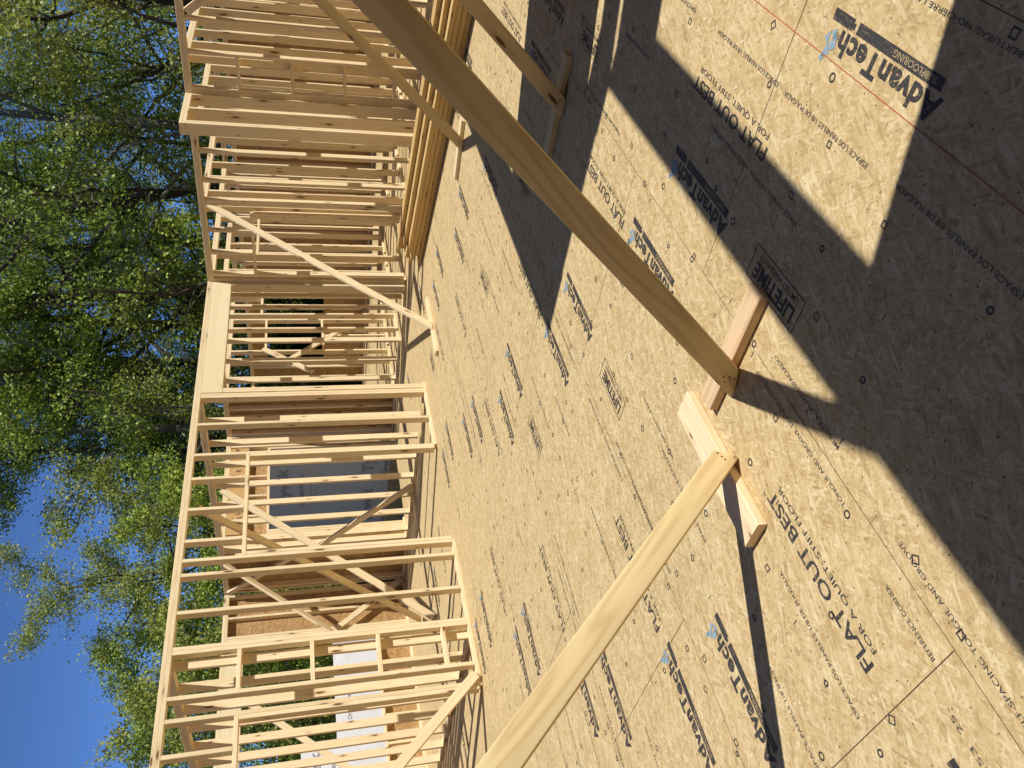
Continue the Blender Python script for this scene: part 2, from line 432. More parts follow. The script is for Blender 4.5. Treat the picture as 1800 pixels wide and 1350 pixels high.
# ---- seams between the tongue-and-groove panels, and everything printed on them (thin sheets on the floor)
rs = []
ys0 = 0.350
rows = [ys0 + 1.2065*k for k in range(-1, 8)]
for i, y in enumerate(rows):
    rs.append((-3.5, y-.0012, 12.8, y+.0012))
    x = [2.30, .684, 1.50, 2.32][i % 4] - 2.44*3 if i > 0 else .9-2.44*2
    x = {0: .9, 1: 2.30, 2: .684, 3: 1.50, 4: 2.32, 5: .9, 6: 2.2, 7: 1.0, 8: 2.5}[i] - 2.44*2
    while x < 12.8:
        if x > -3.5: rs.append((x-.0016, y+.002, x+.0016, y+1.203))
        x += 2.44
link('panel_seams', rects_mesh('panel_seams', rs, .0006), SEAM, floor)
Z1 = 0.0012
LOGO = {}
def logo_mesh():
    t1 = fit_text('AdvanTech', .485, .068, bold=0.036, spacing=1.08)
    for v in t1.vertices: v.co.y += .016; v.co.x -= .012; v.co.z = 0
    bar = rects_mesh('b', [(.014, -.024, .405, .008), (.436, -.024, .540, .008), (.405, -.024, .411, .008), (.424, -.014, .436, .002)])
    r = fit_text('®', .022, .022)
    for v in r.vertices: v.co.x += .478; v.co.y += .03
    return merge([t1, bar, r], 'printed_logo')
LM = logo_mesh(); LM.materials.append(INK)
SUBT = fit_text('SUBFLOORING', .19, .018, bold=0.004)
SUBT.materials.append(CUT)
bm = bmesh.new()
for (cx, cy, r_, n_, a_) in ((.0, .0, .016, 5, .2), (.02, .028, .02, 3, .9), (.035, -.004, .016, 3, .1), (.012, -.022, .014, 3, 1.9), (.03, .05, .011, 4, .5)):
    vv = [bm.verts.new((cx+r_*math.cos(a_+6.283*k/n_), cy+1.5*r_*math.sin(a_+6.283*k/n_), 0)) for k in range(n_)]; bm.faces.new(vv)
SPL = bpy.data.meshes.new('printed_splash'); bm.to_mesh(SPL); bm.free(); SPL.materials.append(INK_B)
def put(name, me, x, y, z=Z1, rot=0.0, parent=floor):
    o = bpy.data.objects.new(name, me); COL.objects.link(o); o.location = (x, y, z); o.rotation_euler = (0, 0, rot); o.parent = parent
    return o
def logo(x, y, rot=0.0):
    a = put('printed_logo', LM, x, y, rot=rot)
    put('printed_logo_letters', SUBT, .040, -.017, .0006, parent=a); put('printed_splash', SPL, .492, .060, .0, parent=a)
for x, y in [(1.60, .548), (2.27, 1.30), (2.46, 1.745), (.83, 2.52), (1.63, 4.14), (3.09, 2.49), (3.22, 2.95), (.975, 2.985), (1.40, 3.73),
             (2.40, 4.92), (2.41, 5.27), (3.28, 6.1), (3.25, 6.52), (3.91, 3.70), (3.86, 4.15), (5.45, 6.08), (5.42, 6.5), (4.81, 5.34), (4.60, 4.91),
             (6.21, 4.09), (6.26, 3.64), (7.05, 4.84), (7.04, 5.30), (4.64, 1.70), (5.43, 2.92), (4.6, 1.33), (-.03, 1.785), (-.15, 1.25),
             (6.9, 2.5), (7.9, 6.0), (8.1, 3.7), (5.0, 8.2), (6.2, 9.1), (8.2, 7.8), (3.0, 8.1), (1.2, 6.2), (.4, 5.1), (10.6, 4.6), (11.0, 8.0)]:
    logo(x, y, random.uniform(-.006, .006))
m1 = fit_text('FLAT OUT BEST', .64, .052, bold=0.016); m2 = fit_text('FOR A QUIET, STIFF FLOOR', .60, .026, bold=0.006)
for v in m2.vertices: v.co.y -= .044; v.co.x += .02
tm = fit_text('TM', .02, .012)
for v in tm.vertices: v.co.x += .648; v.co.y += .043
FOB = merge([m1, m2, tm], 'printed_slogan'); FOB.materials.append(INK)
for x, y in [(.80, 1.845), (1.60, 2.995), (3.09, 1.80), (2.31, 4.21), (2.20, .99), (5.46, 1.75), (3.90, 2.99), (3.20, 5.43), (4.1, 4.55), (5.7, 4.6), (6.5, 5.6), (7.2, 3.1), (5.0, 7.5), (.1, 3.6), (8.0, 4.3)]:
    put('printed_slogan', FOB, x, y)
b = .345; hh = .125
k1 = fit_text('LIFETIME', .28, .058, bold=0.03); k2 = fit_text('LIMITED WARRANTY', .27, .022, bold=0.004)
for v in k1.vertices: v.co.x += .03; v.co.y += .05
for v in k2.vertices: v.co.x += .035; v.co.y += .015
LT = merge([k1, k2, rects_mesh('r', [(0, 0, b, .004), (0, hh-.004, b, hh), (0, .0041, .004, hh-.0041), (b-.004, .0041, b, hh-.0041)])], 'printed_warranty_box'); LT.materials.append(INK)
for x, y in [(1.70, 1.26), (2.52, 2.48), (3.92, 1.24), (3.33, 3.65), (.65, 4.3), (5.2, 3.7), (4.6, 2.45), (6.9, 6.1)]:
    put('printed_warranty_box', LT, x, y)
lines = ['ESPACE LOS PANELES 1/8 DE PULGADA', 'SPACE PANELS 1/8 INCH', 'TONGUE AND GROOVE. DO NOT CLOSE GAP', 'SELF-SPACING TONGUE AND GROOVE',
         'REFERENCE CORNER', '20:53  25-', 'ABERTURAS, NO CIERRE LA', 'MUESTRA. AUTOESPACIADO', 'SPACE END JOINTS 1/8 INCH']
widths = [.50, .34, .60, .52, .22, .20, .42, .42, .38]
LMs = []
for s_, w_ in zip(lines, widths):
    m = fit_text(s_, w_, .0165, bold=0.004); m.materials.append(INK_L); LMs.append(m)
small = [(0, 1.73, .805), (0, 2.28, .80), (1, 1.90, 1.095), (1, 2.27, 1.09), (0, .73, 2.015), (6, 1.42, .395), (2, 1.17, 1.595), (3, .45, 1.495), (7, 1.30, 1.487), (4, .70, 1.628), (5, .40, 1.68),
         (1, .71, 2.32), (1, .35, 2.33), (3, 1.7, 2.71), (2, 2.3, 2.80), (8, 2.0, 2.30), (0, 1.6, 2.35), (2, 3.4, 1.50), (3, 4.3, 1.60), (0, 2.9, 2.05), (0, 3.5, 2.02), (8, 4.0, 2.25),
         (2, 3.2, 2.81), (3, 4.0, 2.71), (1, 3.0, 3.2), (0, 2.0, 3.25), (0, 3.3, 3.45), (8, 1.0, 3.5), (2, 1.2, 3.92), (3, 2.1, 4.02), (0, 4.5, 3.2), (7, 5.0, 2.72), (1, 4.8, 2.1), (0, 1.1, .79), (6, 2.2, .40), (1, 3.3, 1.1), (0, 3.0, .8)]
for r_ in range(70):
    small.append((random.randrange(9), random.uniform(1, 9), random.choice(rows[3:7]) + random.choice([-.06, .06, .3, .62, .9])))
for i, x, y in small: put('printed_line', LMs[i], x, y, Z1, random.uniform(-.004, .004))
# nailing marks: little rings, squares and diamonds along the joist lines
bm = bmesh.new()
def frame(cx, cy, r, n, a, th=.006):
    ro, ri = r, r-th
    vo = [bm.verts.new((cx+ro*math.cos(a+6.283*k/n), cy+ro*math.sin(a+6.283*k/n), Z1)) for k in range(n)]
    vi = [bm.verts.new((cx+ri*math.cos(a+6.283*k/n), cy+ri*math.sin(a+6.283*k/n), Z1)) for k in range(n)]
    for k in range(n): bm.faces.new((vo[k], vo[(k+1) % n], vi[(k+1) % n], vi[k]))
def dash(cx, cy, w, h):
    bm.faces.new([bm.verts.new(p) for p in ((cx-w, cy-h, Z1), (cx+w, cy-h, Z1), (cx+w, cy+h, Z1), (cx-w, cy+h, Z1))])
for row in rows[:6]:
    for dy in (.045, .30, .50, .72, .90, 1.16):
        x = random.uniform(.2, .4)
        while x < 6.5:
            if random.random() < .85:
                k = random.random(); yy = row+dy+random.uniform(-.05, .05); xx = x+random.uniform(-.07, .07)
                if k < .4: frame(xx, yy, random.uniform(.011, .015), 12, 0)
                elif k < .7: frame(xx, yy, random.uniform(.015, .019), 4, .785)
                elif k < .85: frame(xx, yy, .018, 4, 0)
                else: dash(xx, yy, .0018, .012)
            x += random.choice([.2, .305, .41])
me = bpy.data.meshes.new('nailing_marks'); bm.to_mesh(me); bm.free()
o = link('nailing_marks', me, INK, floor)
# snapped chalk lines and a few pencil-thin scratches
bm = bmesh.new()
def strip(x0, y0, x1, y1, w):
    d = Vector((x1-x0, y1-y0, 0)).normalized(); nrm = Vector((-d.y, d.x, 0))*w
    bm.faces.new([bm.verts.new(Vector(p)) for p in ((x0-nrm.x, y0-nrm.y, Z1+.0003), (x1-nrm.x, y1-nrm.y, Z1+.0003), (x1+nrm.x, y1+nrm.y, Z1+.0003), (x0+nrm.x, y0+nrm.y, Z1+.0003))])
strip(.2, .672, 5.2, .612, .0013)
me = bpy.data.meshes.new('chalk_line'); bm.to_mesh(me); bm.free(); link('chalk_line', me, INK_R, floor)

# ------------------------------------------------------------------ wall A (left of the upright picture)
A = Wall('x', 6.73, .6, 9.619, 'long front stud wall with a door opening and a wide header at its far end')
A.plates(bottom=[(.6, 1.90), (3.24, 4.875), (6.255, 7.345)])
A.studs([6.703, 6.233, 4.837, 4.670, 4.264, 3.936-S, 3.936-2*S-.001, 3.439, 3.243, 1.86, 1.15, 1.05, .6])
A.studs([7.16, 7.16+S+.001, 9.619-S-.001, 9.53])
A.studs([6.195, 4.877, 3.204], z1=2.112, name='jack_stud')
A.studs([7.16+2*S+.012, 7.16+3*S+.013, 9.45], z1=2.455, name='jack_stud')
A.box('door_header', 4.877, 6.233, 2.113, 2.151); A.box('door_header', 1.9, 3.242, 2.113, 2.151)
A.studs([5.886, 5.470, 5.071, 2.95, 2.55, 2.15], z0=2.152, name='cripple_stud')
A.box('beam_header', 7.245, 9.53, 2.457, 2.695, -.002, .036, W_HDR); A.box('beam_header', 7.245, 9.53, 2.457, 2.695, .052, .088, W_HDR)
for z in (2.13, 1.50, .90, .285): A.box('block', 3.478, 3.859, z-S/2, z+S/2, 0.003, .086)

# ------------------------------------------------------------------ wall B (right of the upright picture) and its short return wall
B = Wall('y', 9.53, -.2, 6.728, 'side stud wall running away from the lumber stack to the corner')
B.plates(bottom=[(-.2, 5.72)])
B.studs([0.2, .6, 1.0, 1.4, 1.8, 2.2, 2.38, 2.79, 3.198, 3.566, 3.98, 4.02, 4.77, 5.17, 5.455, 5.494])
B.studs([5.64, 5.679], z1=2.112, name='jack_stud'); B.studs([6.60, 6.689])
B.box('door_header', 5.66, 6.60, 2.113, 2.151); B.studs([5.90, 6.25], z0=2.152, name='cripple_stud')
for z in (2.17, 1.56, .95, .35): B.box('block', 3.605, 3.979, z-S/2, z+S/2, 0.003, .086)
Rt = Wall('x', 4.05, 8.72, 9.528, 'short return wall standing out from the side wall, its end post nearest', depth=.14)
Rt.plates(); Rt.studs([8.721, 8.760, 9.11, 9.489])

# ------------------------------------------------------------------ rooms behind wall A
C = Wall('y', 3.77, 6.823, 9.9, 'bare partition wall meeting the front wall at its blocked studs')
C.plates(); C.studs([6.83, 7.24, 7.65, 8.05, 8.46, 8.87, 9.27, 9.68])
D = Wall('y', 7.23, 6.823, 10.978, 'partition wall ending in a strand board sheathed bay', depth=.089)
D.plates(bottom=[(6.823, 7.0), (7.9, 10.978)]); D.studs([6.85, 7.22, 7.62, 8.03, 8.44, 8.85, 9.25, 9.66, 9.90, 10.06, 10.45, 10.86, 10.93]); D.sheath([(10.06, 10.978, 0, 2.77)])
E = Wall('y', 9.62, 6.73, 9.948, 'side wall of the far room behind the big header', depth=.089)
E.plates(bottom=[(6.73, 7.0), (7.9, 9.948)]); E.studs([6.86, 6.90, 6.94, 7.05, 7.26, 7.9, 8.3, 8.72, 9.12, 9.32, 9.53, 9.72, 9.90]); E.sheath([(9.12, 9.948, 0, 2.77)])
Fw = Wall('x', 9.95, 7.32, 9.62, 'far wall with a laminated beam over a wide wrapped opening')
Fw.plates(bottom=[(7.32, 7.70), (9.30, 9.62)]); Fw.studs([9.575, 9.36, 7.35, 7.44, 7.48, 7.52])
Fw.studs([9.30, 7.60, 7.56], z1=2.11, name='jack_stud'); Fw.box('window_head', 7.60, 9.32, 2.075, 2.113)
Fw.studs([7.9, 8.3, 8.7, 9.1], z0=2.115, z1=2.405, name='cripple_stud'); Fw.box('beam_header', 7.58, 9.34, 2.41, 2.695, 0.002, .045, W_LVL)
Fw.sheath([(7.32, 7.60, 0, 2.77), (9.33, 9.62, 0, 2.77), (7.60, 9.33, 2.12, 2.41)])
for s_, x, z in (('YA', 7.78, 2.60), ('LT', 7.95, 2.50), ('LS', 7.80, 2.47), ('R', 8.82, 2.52), ('OF', 9.22, 2.55)):
    m = fit_text(s_, .055*len(s_), .075, .03); m.materials.append(STAMP); o = link('beam_lettering', m, None, Fw.o)
    o.rotation_euler = (math.pi/2, 0, 0); o.location = Vector((x, 9.95+.0005, z)) - Fw.o.location
Gw = Wall('x', 10.98, -1.5, 7.22, 'far outer wall with a long window opening and white sunlit header')
Gw.plates(); Gw.studs([7.17, 6.79, 6.46, 6.42, 4.2, 4.16, 3.8, 3.4, 3.0, 2.6, .6, .2, -.2, -.6]); Gw.studs([6.38, 4.24], z1=2.455, name='jack_stud')
Gw.box('beam_header', 4.2, 6.42, 2.50, 2.695, -.002, .045, W_HDR); Gw.box('window_head', 4.24, 6.42, 2.458, 2.496)
Gw.box('window_sill', 4.28, 6.38, .50, .538); Gw.studs([4.6, 5.0, 5.41, 5.82, 6.2], z1=.499, name='cripple_stud')
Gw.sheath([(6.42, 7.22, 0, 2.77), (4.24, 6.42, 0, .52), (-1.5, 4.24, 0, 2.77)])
# right-hand rooms seen through wall B
H = Wall('x', 5.60, 9.63, 13.1, 'inner cross wall standing square behind the side wall')
H.plates(); H.studs([9.64, 9.9+.13, 10.43, 10.84, 11.25, 11.65, 12.06, 12.47, 12.88])
I = Wall('x', 3.65, 9.63, 13.1, 'inner cross wall nearest the short return wall')
I.plates(); I.studs([9.64, 10.06, 10.47, 10.87, 11.28, 11.7, 12.1, 12.5, 12.9])
J = Wall('x', 6.75, 9.72, 13.1, 'inner cross wall in line with the long front wall')
J.plates(bottom=[(9.72, 10.3), (11.3, 13.1)]); J.studs([9.73, 9.77, 10.26, 11.3, 11.7, 12.1, 12.5, 12.9]); J.box('door_header', 10.3, 11.3, 2.113, 2.151)
K = Wall('y', 12.13, 3.75, 5.59, 'small closet wall between two inner cross walls')
K.plates(); K.studs([3.76, 4.16, 4.57, 4.98, 5.38, 5.54])
Lw = Wall('x', 9.07, 9.73, 13.1, 'inner cross wall with a window-height opening and dark trees behind')
Lw.plates(); Lw.studs([9.74, 10.1, 10.5, 10.78, 11.66, 12.1, 12.5, 12.9]); Lw.box('window_head', 10.8, 11.66, 2.113, 2.151); Lw.box('window_sill', 10.8, 11.66, 1.14, 1.178)
Lw.studs([11.2], z1=1.14, name='cripple_stud')
N2 = Wall('x', 1.9, 9.63, 13.1, 'inner cross wall nearest the end of the lumber stack')
N2.plates(); N2.studs([9.64, 10.05, 10.46, 10.87, 11.28, 11.7, 12.1, 12.5, 12.9])
N3 = Wall('x', 2.80, 9.63, 13.1, 'inner cross wall behind the blocked studs of the side wall')
N3.plates(); N3.studs([9.64, 9.85, 10.25, 10.66, 11.07, 11.47, 11.9, 12.3, 12.7]); [N3.box('block', 10.29, 10.65, z, z+S) for z in (.6, 1.25, 1.9)]
N4 = Wall('x', 4.66, 10.3, 12.1, 'short inner cross wall dividing the closet')
N4.plates(); N4.studs([10.31, 10.35, 10.76, 11.16, 11.57, 11.98]); [N4.box('block', 10.80, 11.15, z, z+S) for z in (.5, 1.2, 1.9)]
N5 = Wall('x', 7.95, 9.73, 13.1, 'inner cross wall between the far room and its side passage')
N5.plates(bottom=[(9.73, 10.4), (11.2, 13.1)]); N5.studs([9.74, 10.0, 10.36, 11.2, 11.6, 12.0, 12.4, 12.8]); N5.box('door_header', 10.4, 11.2, 2.113, 2.151); N5.studs([10.8], z0=2.152, name='cripple_stud')
# outer shell
Ew = Wall('y', 15.2, -.8, 13.9, 'east outer wall sheathed with dark strand board', depth=.14, name='sheathed_wall', cat='outer wall')
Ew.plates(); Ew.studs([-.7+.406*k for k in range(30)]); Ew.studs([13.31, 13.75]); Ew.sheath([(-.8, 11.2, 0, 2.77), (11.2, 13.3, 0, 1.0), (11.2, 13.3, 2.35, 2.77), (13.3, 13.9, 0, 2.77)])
Nw = Wall('x', 13.9, 9.72, 15.2, 'north outer wall of the right wing with a window opening', depth=.14, name='sheathed_wall', cat='outer wall')
Nw.plates(); Nw.studs([9.8, 10.2, 10.6, 11.0, 11.4, 11.8, 12.2, 12.6, 13.0, 13.4, 13.8, 14.2, 15.1])
Nw.sheath([(9.72, 13.2, 0, 2.77), (13.2, 14.8, 0, .9)])
Mid = Wall('y', 13.15, 1.9, 9.1, 'long dark inner wall parallel to the east outer wall')
Mid.plates(); Mid.studs([1.95+.406*k for k in range(18)]); Mid.studs([2.15+.406*k for k in range(17)])

# wrapped wing wall (shaded side faces the big opening) and the sunlit wrapped panels outside
def wrapped(name, lo, hi, label, texts, face):
    o = root(name, ((lo[0]+hi[0])/2, (lo[1]+hi[1])/2, lo[2]), label, 'wrapped wall')
    sheet('wall_panel', lo, hi, SHEATH, o)
    e = .006; lo2 = [a-e for a in lo]; hi2 = [a+e for a in hi]
    sheet('house_wrap', lo2, hi2, WRAP, o)
    for s_, w_, h_, a, z in texts:
        m = fit_text(s_, w_, h_, 0.0, outline=.022 if h_ > .08 else 0.0); m.materials.append(WRAPINK); t_ = link('printed_lettering', m, None, o)
        if face == 'x-':
            t_.rotation_euler = (math.pi/2, 0, -math.pi/2); t_.location = Vector((lo[0]-.010, a, z)) - o.location
        else:
            t_.rotation_euler = (math.pi/2, 0, 0); t_.location = Vector((a, lo[1]-.010, z)) - o.location
    return o
tx = []
for z, a in ((1.76, 12.03), (.22, 12.7), (.24, 11.2)):
    tx += [('Tyvek', 1.05, .26, a, z), ('DrainWrap.', .95, .12, a+.05, z-.24), ('The Science of Housewrap', .7, .035, a, z-.36), ('For a drier home', .5, .035, a, z-.44)]
wrapped('wrapped_wall', (9.76, 10.056, -.3), (9.79, 13.9, 2.74), 'grey shaded house wrap wall filling the wide far opening', tx, 'x-')
wrapped('wrapped_wall', (5.65, 13.0, -.4), (7.35, 13.04, 1.12), 'low white sunlit wrapped panel below green trees', [('DrainWrap.', .5, .09, 5.95, .85)], 'y-')
wrapped('wrapped_wall', (3.3, 13.0, -.4), (5.645, 13.04, 1.69), 'taller white sunlit wrapped panel with grey lettering', [('Tyvek', .9, .22, 4.6, 1.35), ('DrainWrap.', .7, .1, 4.65, 1.15)], 'y-')

# ------------------------------------------------------------------ walls behind the photographer: they cast the big shadows
def shell(axis, pos, a0, a1, op, label):
    w = Wall(axis, pos, a0, a1, label, depth=.14, name='sheathed_wall', cat='outer wall')
    (o0, o1, zh) = op
    w.plates(bottom=[(a0, o0), (o1, a1)])
    k = a0+.01
    while k < a1-S:
        if not (o0-S < k < o1): w.studs([k])
        k += .406
    w.studs([o0-2*S-.002, o1+S+.002]); w.studs([o0-S, o1], z1=zh-.001, name='jack_stud')
    w.box('beam_header', o0-S, o1+S, zh, 2.695, .0, .139, W_HDR)
    w.sheath([(a0, o0-.001, 0, 2.77), (o1+.001, a1, 0, 2.77)], side=-1)
    return w
shell('x', -.85, -4.5, 4.28, (2.02, 3.81, 2.44), 'sheathed outer wall behind the photographer with a wide opening')
w = shell('y', 4.285, -.70, .88, (-.45, .45, 2.09), 'short sheathed wall beside the photographer with a door opening')
w.sheath([(.451, .88, 0, 2.77), (-.70, -.451, 0, 2.77)], side=1)
shell('x', .75, 4.44, 9.52, (5.577, 8.9, 2.43), 'sheathed outer wall on the sunny side with a very wide opening')

Ww = Wall('y', -4.64, -.70, 10.9, 'added unseen west wall of the big room for warm bounce light, sheathed outside', depth=.14, name='sheathed_wall', cat='outer wall')  # added out of view to bounce warm light into the shaded floor
Ww.plates(); Ww.studs([-.69+.406*k for k in range(28)]); Ww.sheath([(-.70, 10.9, 0, 2.77)], side=-1)
# ------------------------------------------------------------------ temporary braces and their floor blocks
def nails(parent, p, u, v, n, pts):
    for a, b_ in pts:
        bm = bmesh.new(); c = Vector(p)+Vector(u)*a+Vector(v)*b_+Vector(n)*.0006
        bmesh.ops.create_cone(bm, cap_ends=True, segments=10, radius1=.0036, radius2=.0030, depth=.0016,
                              matrix=Matrix.Translation(c) @ Vector(n).to_track_quat('Z', 'Y').to_matrix().to_4x4())
        me = bpy.data.meshes.new('nail_head'); bm.to_mesh(me); bm.free(); o = link('nail_head', me, NAIL, parent)
def brace(p0, p1, wdir, label, mat=W_NEAR, w=.089, t=.038, seg=3, cut0=None, cut1=None, ch=.004, nl=None, cat='brace'):
    p0, p1 = Vector(p0), Vector(p1)
    o = link('wood_brace', board_mesh('wood_brace', p0*0, p1-p0, wdir, w, t, ch=ch, seg=seg, cut0=cut0, cut1=cut1), mat)
    o.location = p0; tag(o, label, cat)
    if nl: nails(o, *nl)
    return o
def blk(p0, p1, wdir, w, t, label, mat=W_STUD):
    p0, p1 = Vector(p0), Vector(p1)
    o = link('floor_block', board_mesh('floor_block', p0*0, p1-p0, wdir, w, t), mat); o.location = p0
    return tag(o, label, 'floor block')
# 1 nearest brace, rising past the camera on the right
d = Vector((0, -1, 1.129)).normalized(); n_ = Vector((0, d.z, -d.y))
p0 = Vector((1.848, 1.727, .0065))
brace(p0, p0+d*4.35, (0, d.z, -d.y), 'nearest long wooden brace crossing the picture, nailed to the pinkish block', cut0=(0, -.25, -1),
      nl=((-.0192, 0, 0), tuple(d), tuple(-n_ if False else Vector((0, 1, 1.0)).normalized()), (-1, 0, 0), [(.05, .022), (.06, -.002), (.075, .012), (.035, -.012), (.045, .0)]))
blk((1.912, 1.366, .020), (1.912, 1.888, .020), (1, 0, 0), .089, .038, 'pinkish wooden block on the floor under the nearest brace', W_PINK)
# 2 brace rising to the left
d = Vector((-1, 0, 1.0885)).normalized()
p0 = Vector((1.672, 1.938, .045))
brace(p0, p0+d*3.3, (d.z, 0, -d.x), 'long wooden brace leaning the other way at the bottom centre, nailed to a pale block', cut0=(.72, 0, -.35),
      nl=((0, -.0192, 0), tuple(d), tuple(Vector((1, 0, .92)).normalized()), (0, -1, 0), [(.02, .025), (.025, .005), (.03, -.01)]))
blk((1.379, 2.023, .020), (2.045, 2.023, .020), (0, 1, 0), .129, .038, 'wide pale wooden block with a stamp beside the bottom brace')
m = fit_text('HT', .035, .03, .02); m.materials.append(STAMP)
# 3 brace of the side wall
p1 = Vector((9.50, 5.53, 2.60)); p0 = Vector((7.20, 5.70, .03)); dd = (p1-p0).normalized()
brace(p0, p1, Vector((-dd.z, 0, dd.x)), 'pale brace from the top of the side wall down to the open floor', W_STUD, seg=1, cut0=(0, 0, 1), cut1=(1, 0, 0))
blk((6.79, 5.775, .020), (7.72, 5.69, .020), (0, 1, 0), .089, .038, 'small pale floor block at the foot of the side wall brace')
# 4 brace beside the lumber stack
d = Vector((0, -1, 1.118)).normalized(); p0 = Vector((6.862, 3.245, .01))
brace(p0, p0+d*3.35, (0, d.z, -d.y), 'knotty brace whose foot stands near the stacked lumber', W_YEL, seg=2, cut0=(0, 0, -1),
      nl=((-.0192, 0, 0), tuple(d), tuple(Vector((0, 1, 1)).normalized()), (-1, 0, 0), [(.04, .015), (.06, -.01), (.05, .0)]))
blk((6.93, 3.02, .020), (6.93, 3.62, .020), (1, 0, 0), .089, .038, 'thin floor block at the foot of the knotty brace')
# 5 brace in the shaded part
d = Vector((0, -1, 1.167)).normalized(); p0 = Vector((4.282, 1.755, .006))
brace(p0, p0+d*1.12*1.05, (0, d.z, -d.y), 'knotty brace standing in the dark shadow, nailed to a shaded block', W_YEL, seg=2, cut0=(0, 0, -1),
      nl=((-.0192, 0, 0), tuple(d), tuple(Vector((0, 1, 1)).normalized()), (-1, 0, 0), [(.045, .02), (.055, .008), (.06, -.008), (.05, -.02)]))
blk((4.346, 1.465, .020), (4.346, 2.075, .020), (1, 0, 0), .089, .038, 'wooden block lying in the dark shadow under its brace', W_YEL)
# 6 brace on wall A, 7 brace at the top of wall B'
brace((3.33, 6.708, .055), (1.0, 6.708, 2.62), (1, 0, .9), 'brace nailed flat across the door opening of the front wall', W_STUD, seg=1)
brace((9.49, 3.13, 2.655), (9.49, 1.0, .10), (0, -1, .9), 'brace starting at the top of the side wall beyond the return wall', W_STUD, seg=1)
# braces inside the far rooms
brace((5.60, 6.86, 2.62), (5.66, 9.60, .05), (1, 0, 0), 'shaded brace falling from the front wall top into the back room', W_STUD, seg=1)
brace((7.19, 8.46, 2.60), (5.02, 8.50, .05), (1, 0, .8), 'sunlit brace falling from the partition wall into the back room', W_STUD, seg=1)
brace((7.205, 10.15, 2.70), (6.1, 10.45, 1.2), (1, 0, .8), 'pale diagonal brace high in the corner by the sheathed bay', W_STUD, seg=1)
brace((6.3, 10.94, 1.30), (7.20, 10.94, .06), (1, 0, .8), 'flat diagonal brace low on the far outer wall', W_STUD, seg=1)
brace((7.20, 8.60, .05), (7.20, 9.95, 1.42), (0, 1, -1), 'diagonal brace across the lower part of the partition wall', W_STUD, seg=1)
brace((7.20, 10.10, 1.75), (7.20, 10.90, 2.70), (0, 1, -1), 'short diagonal brace at the top of the sheathed bay', W_STUD, seg=1)
brace((5.50, 10.94, 2.45), (4.3, 10.94, 1.0), (1, 0, -.8), 'flat diagonal brace crossing the long window opening', W_STUD, seg=1)
brace((10.80, 9.03, 2.17), (10.18, 9.03, 1.36), (1, 0, -.8), 'diagonal brace in the wall behind the big header', W_STUD, seg=1)
brace((10.42, 8.99, 1.78), (11.25, 8.99, .84), (1, 0, .8), 'steep brace beside the dark trees in the inner cross wall', W_STUD, seg=1)

# ------------------------------------------------------------------ the lumber stack
u = Vector((1.40, 3.61, 0)).normalized(); vv_ = Vector((u.y, -u.x, 0))
base = Vector((7.10, 2.15, 0)) - u*2.1
names = ['bottom', 'second', 'third', 'fourth', 'fifth', 'sixth', 'seventh', 'eighth']
tiers = [(0.0, 3, .089), (.055, 4, .089), (.11, 5, .089)]
for ci, (setb, nl, hh_) in enumerate([(0, 4, .055), (.10, 5, .055), (.21, 6, .055)]):
    for k in range(nl):
        if ci and k < nl-3: 
            continue
        L = 5.95 - random.uniform(0, .30) - .12*ci*0
        s0 = random.uniform(-.15, .1)
        w = .10 if ci < 2 else .14
        dz = .049
        c = base + vv_*(setb + w/2 + random.uniform(-.008, .008) + (.0 if ci else 0.0)) + Vector((0, 0, .004 + dz*k + dz/2))
        o = link('lumber_board', board_mesh('lumber_board', u*0, u*L, vv_, w, dz-.003), W_STACK); o.location = c + u*s0
        where = ['front column', 'second column', 'third column', 'back column'][ci]
        tag(o, '%s board of the %s in the long lumber stack' % (names[k] if k < nl-1 else 'top', where), 'board', 'boards of the lumber stack')

# ------------------------------------------------------------------ trees
def tube(V, Fc, pts, rads, n):
    base_i = len(V); P = [Vector(p) for p in pts]
    for i, p in enumerate(P):
        d = (P[min(i+1, len(P)-1)] - P[max(i-1, 0)]); d.normalize()
        a = d.cross(Vector((0.31, .17, .93)) if abs(d.z) < .93 else Vector((1, 0, 0))).normalized(); b_ = d.cross(a)
        for k in range(n):
            t_ = 6.28318*k/n; V.append(tuple(p + (a*math.cos(t_)+b_*math.sin(t_))*rads[i]))
    for i in range(len(P)-1):
        for k in range(n):
            q0 = base_i+i*n+k; q1 = base_i+i*n+(k+1) % n; Fc.append((q0, q1, q1+n, q0+n))
def grow(rng, start, d, L, r, npts, bend, up):
    pts = [start.copy()]; d = d.normalized(); p = start.copy()
    for i in range(npts):
        d = (d + Vector((rng.gauss(0, bend), rng.gauss(0, bend), rng.gauss(0, bend) + up))).normalized()
        p = p + d*(L/npts); pts.append(p.copy())
    rad = [r*(1-.78*i/npts) for i in range(npts+1)]
    return pts, rad, d
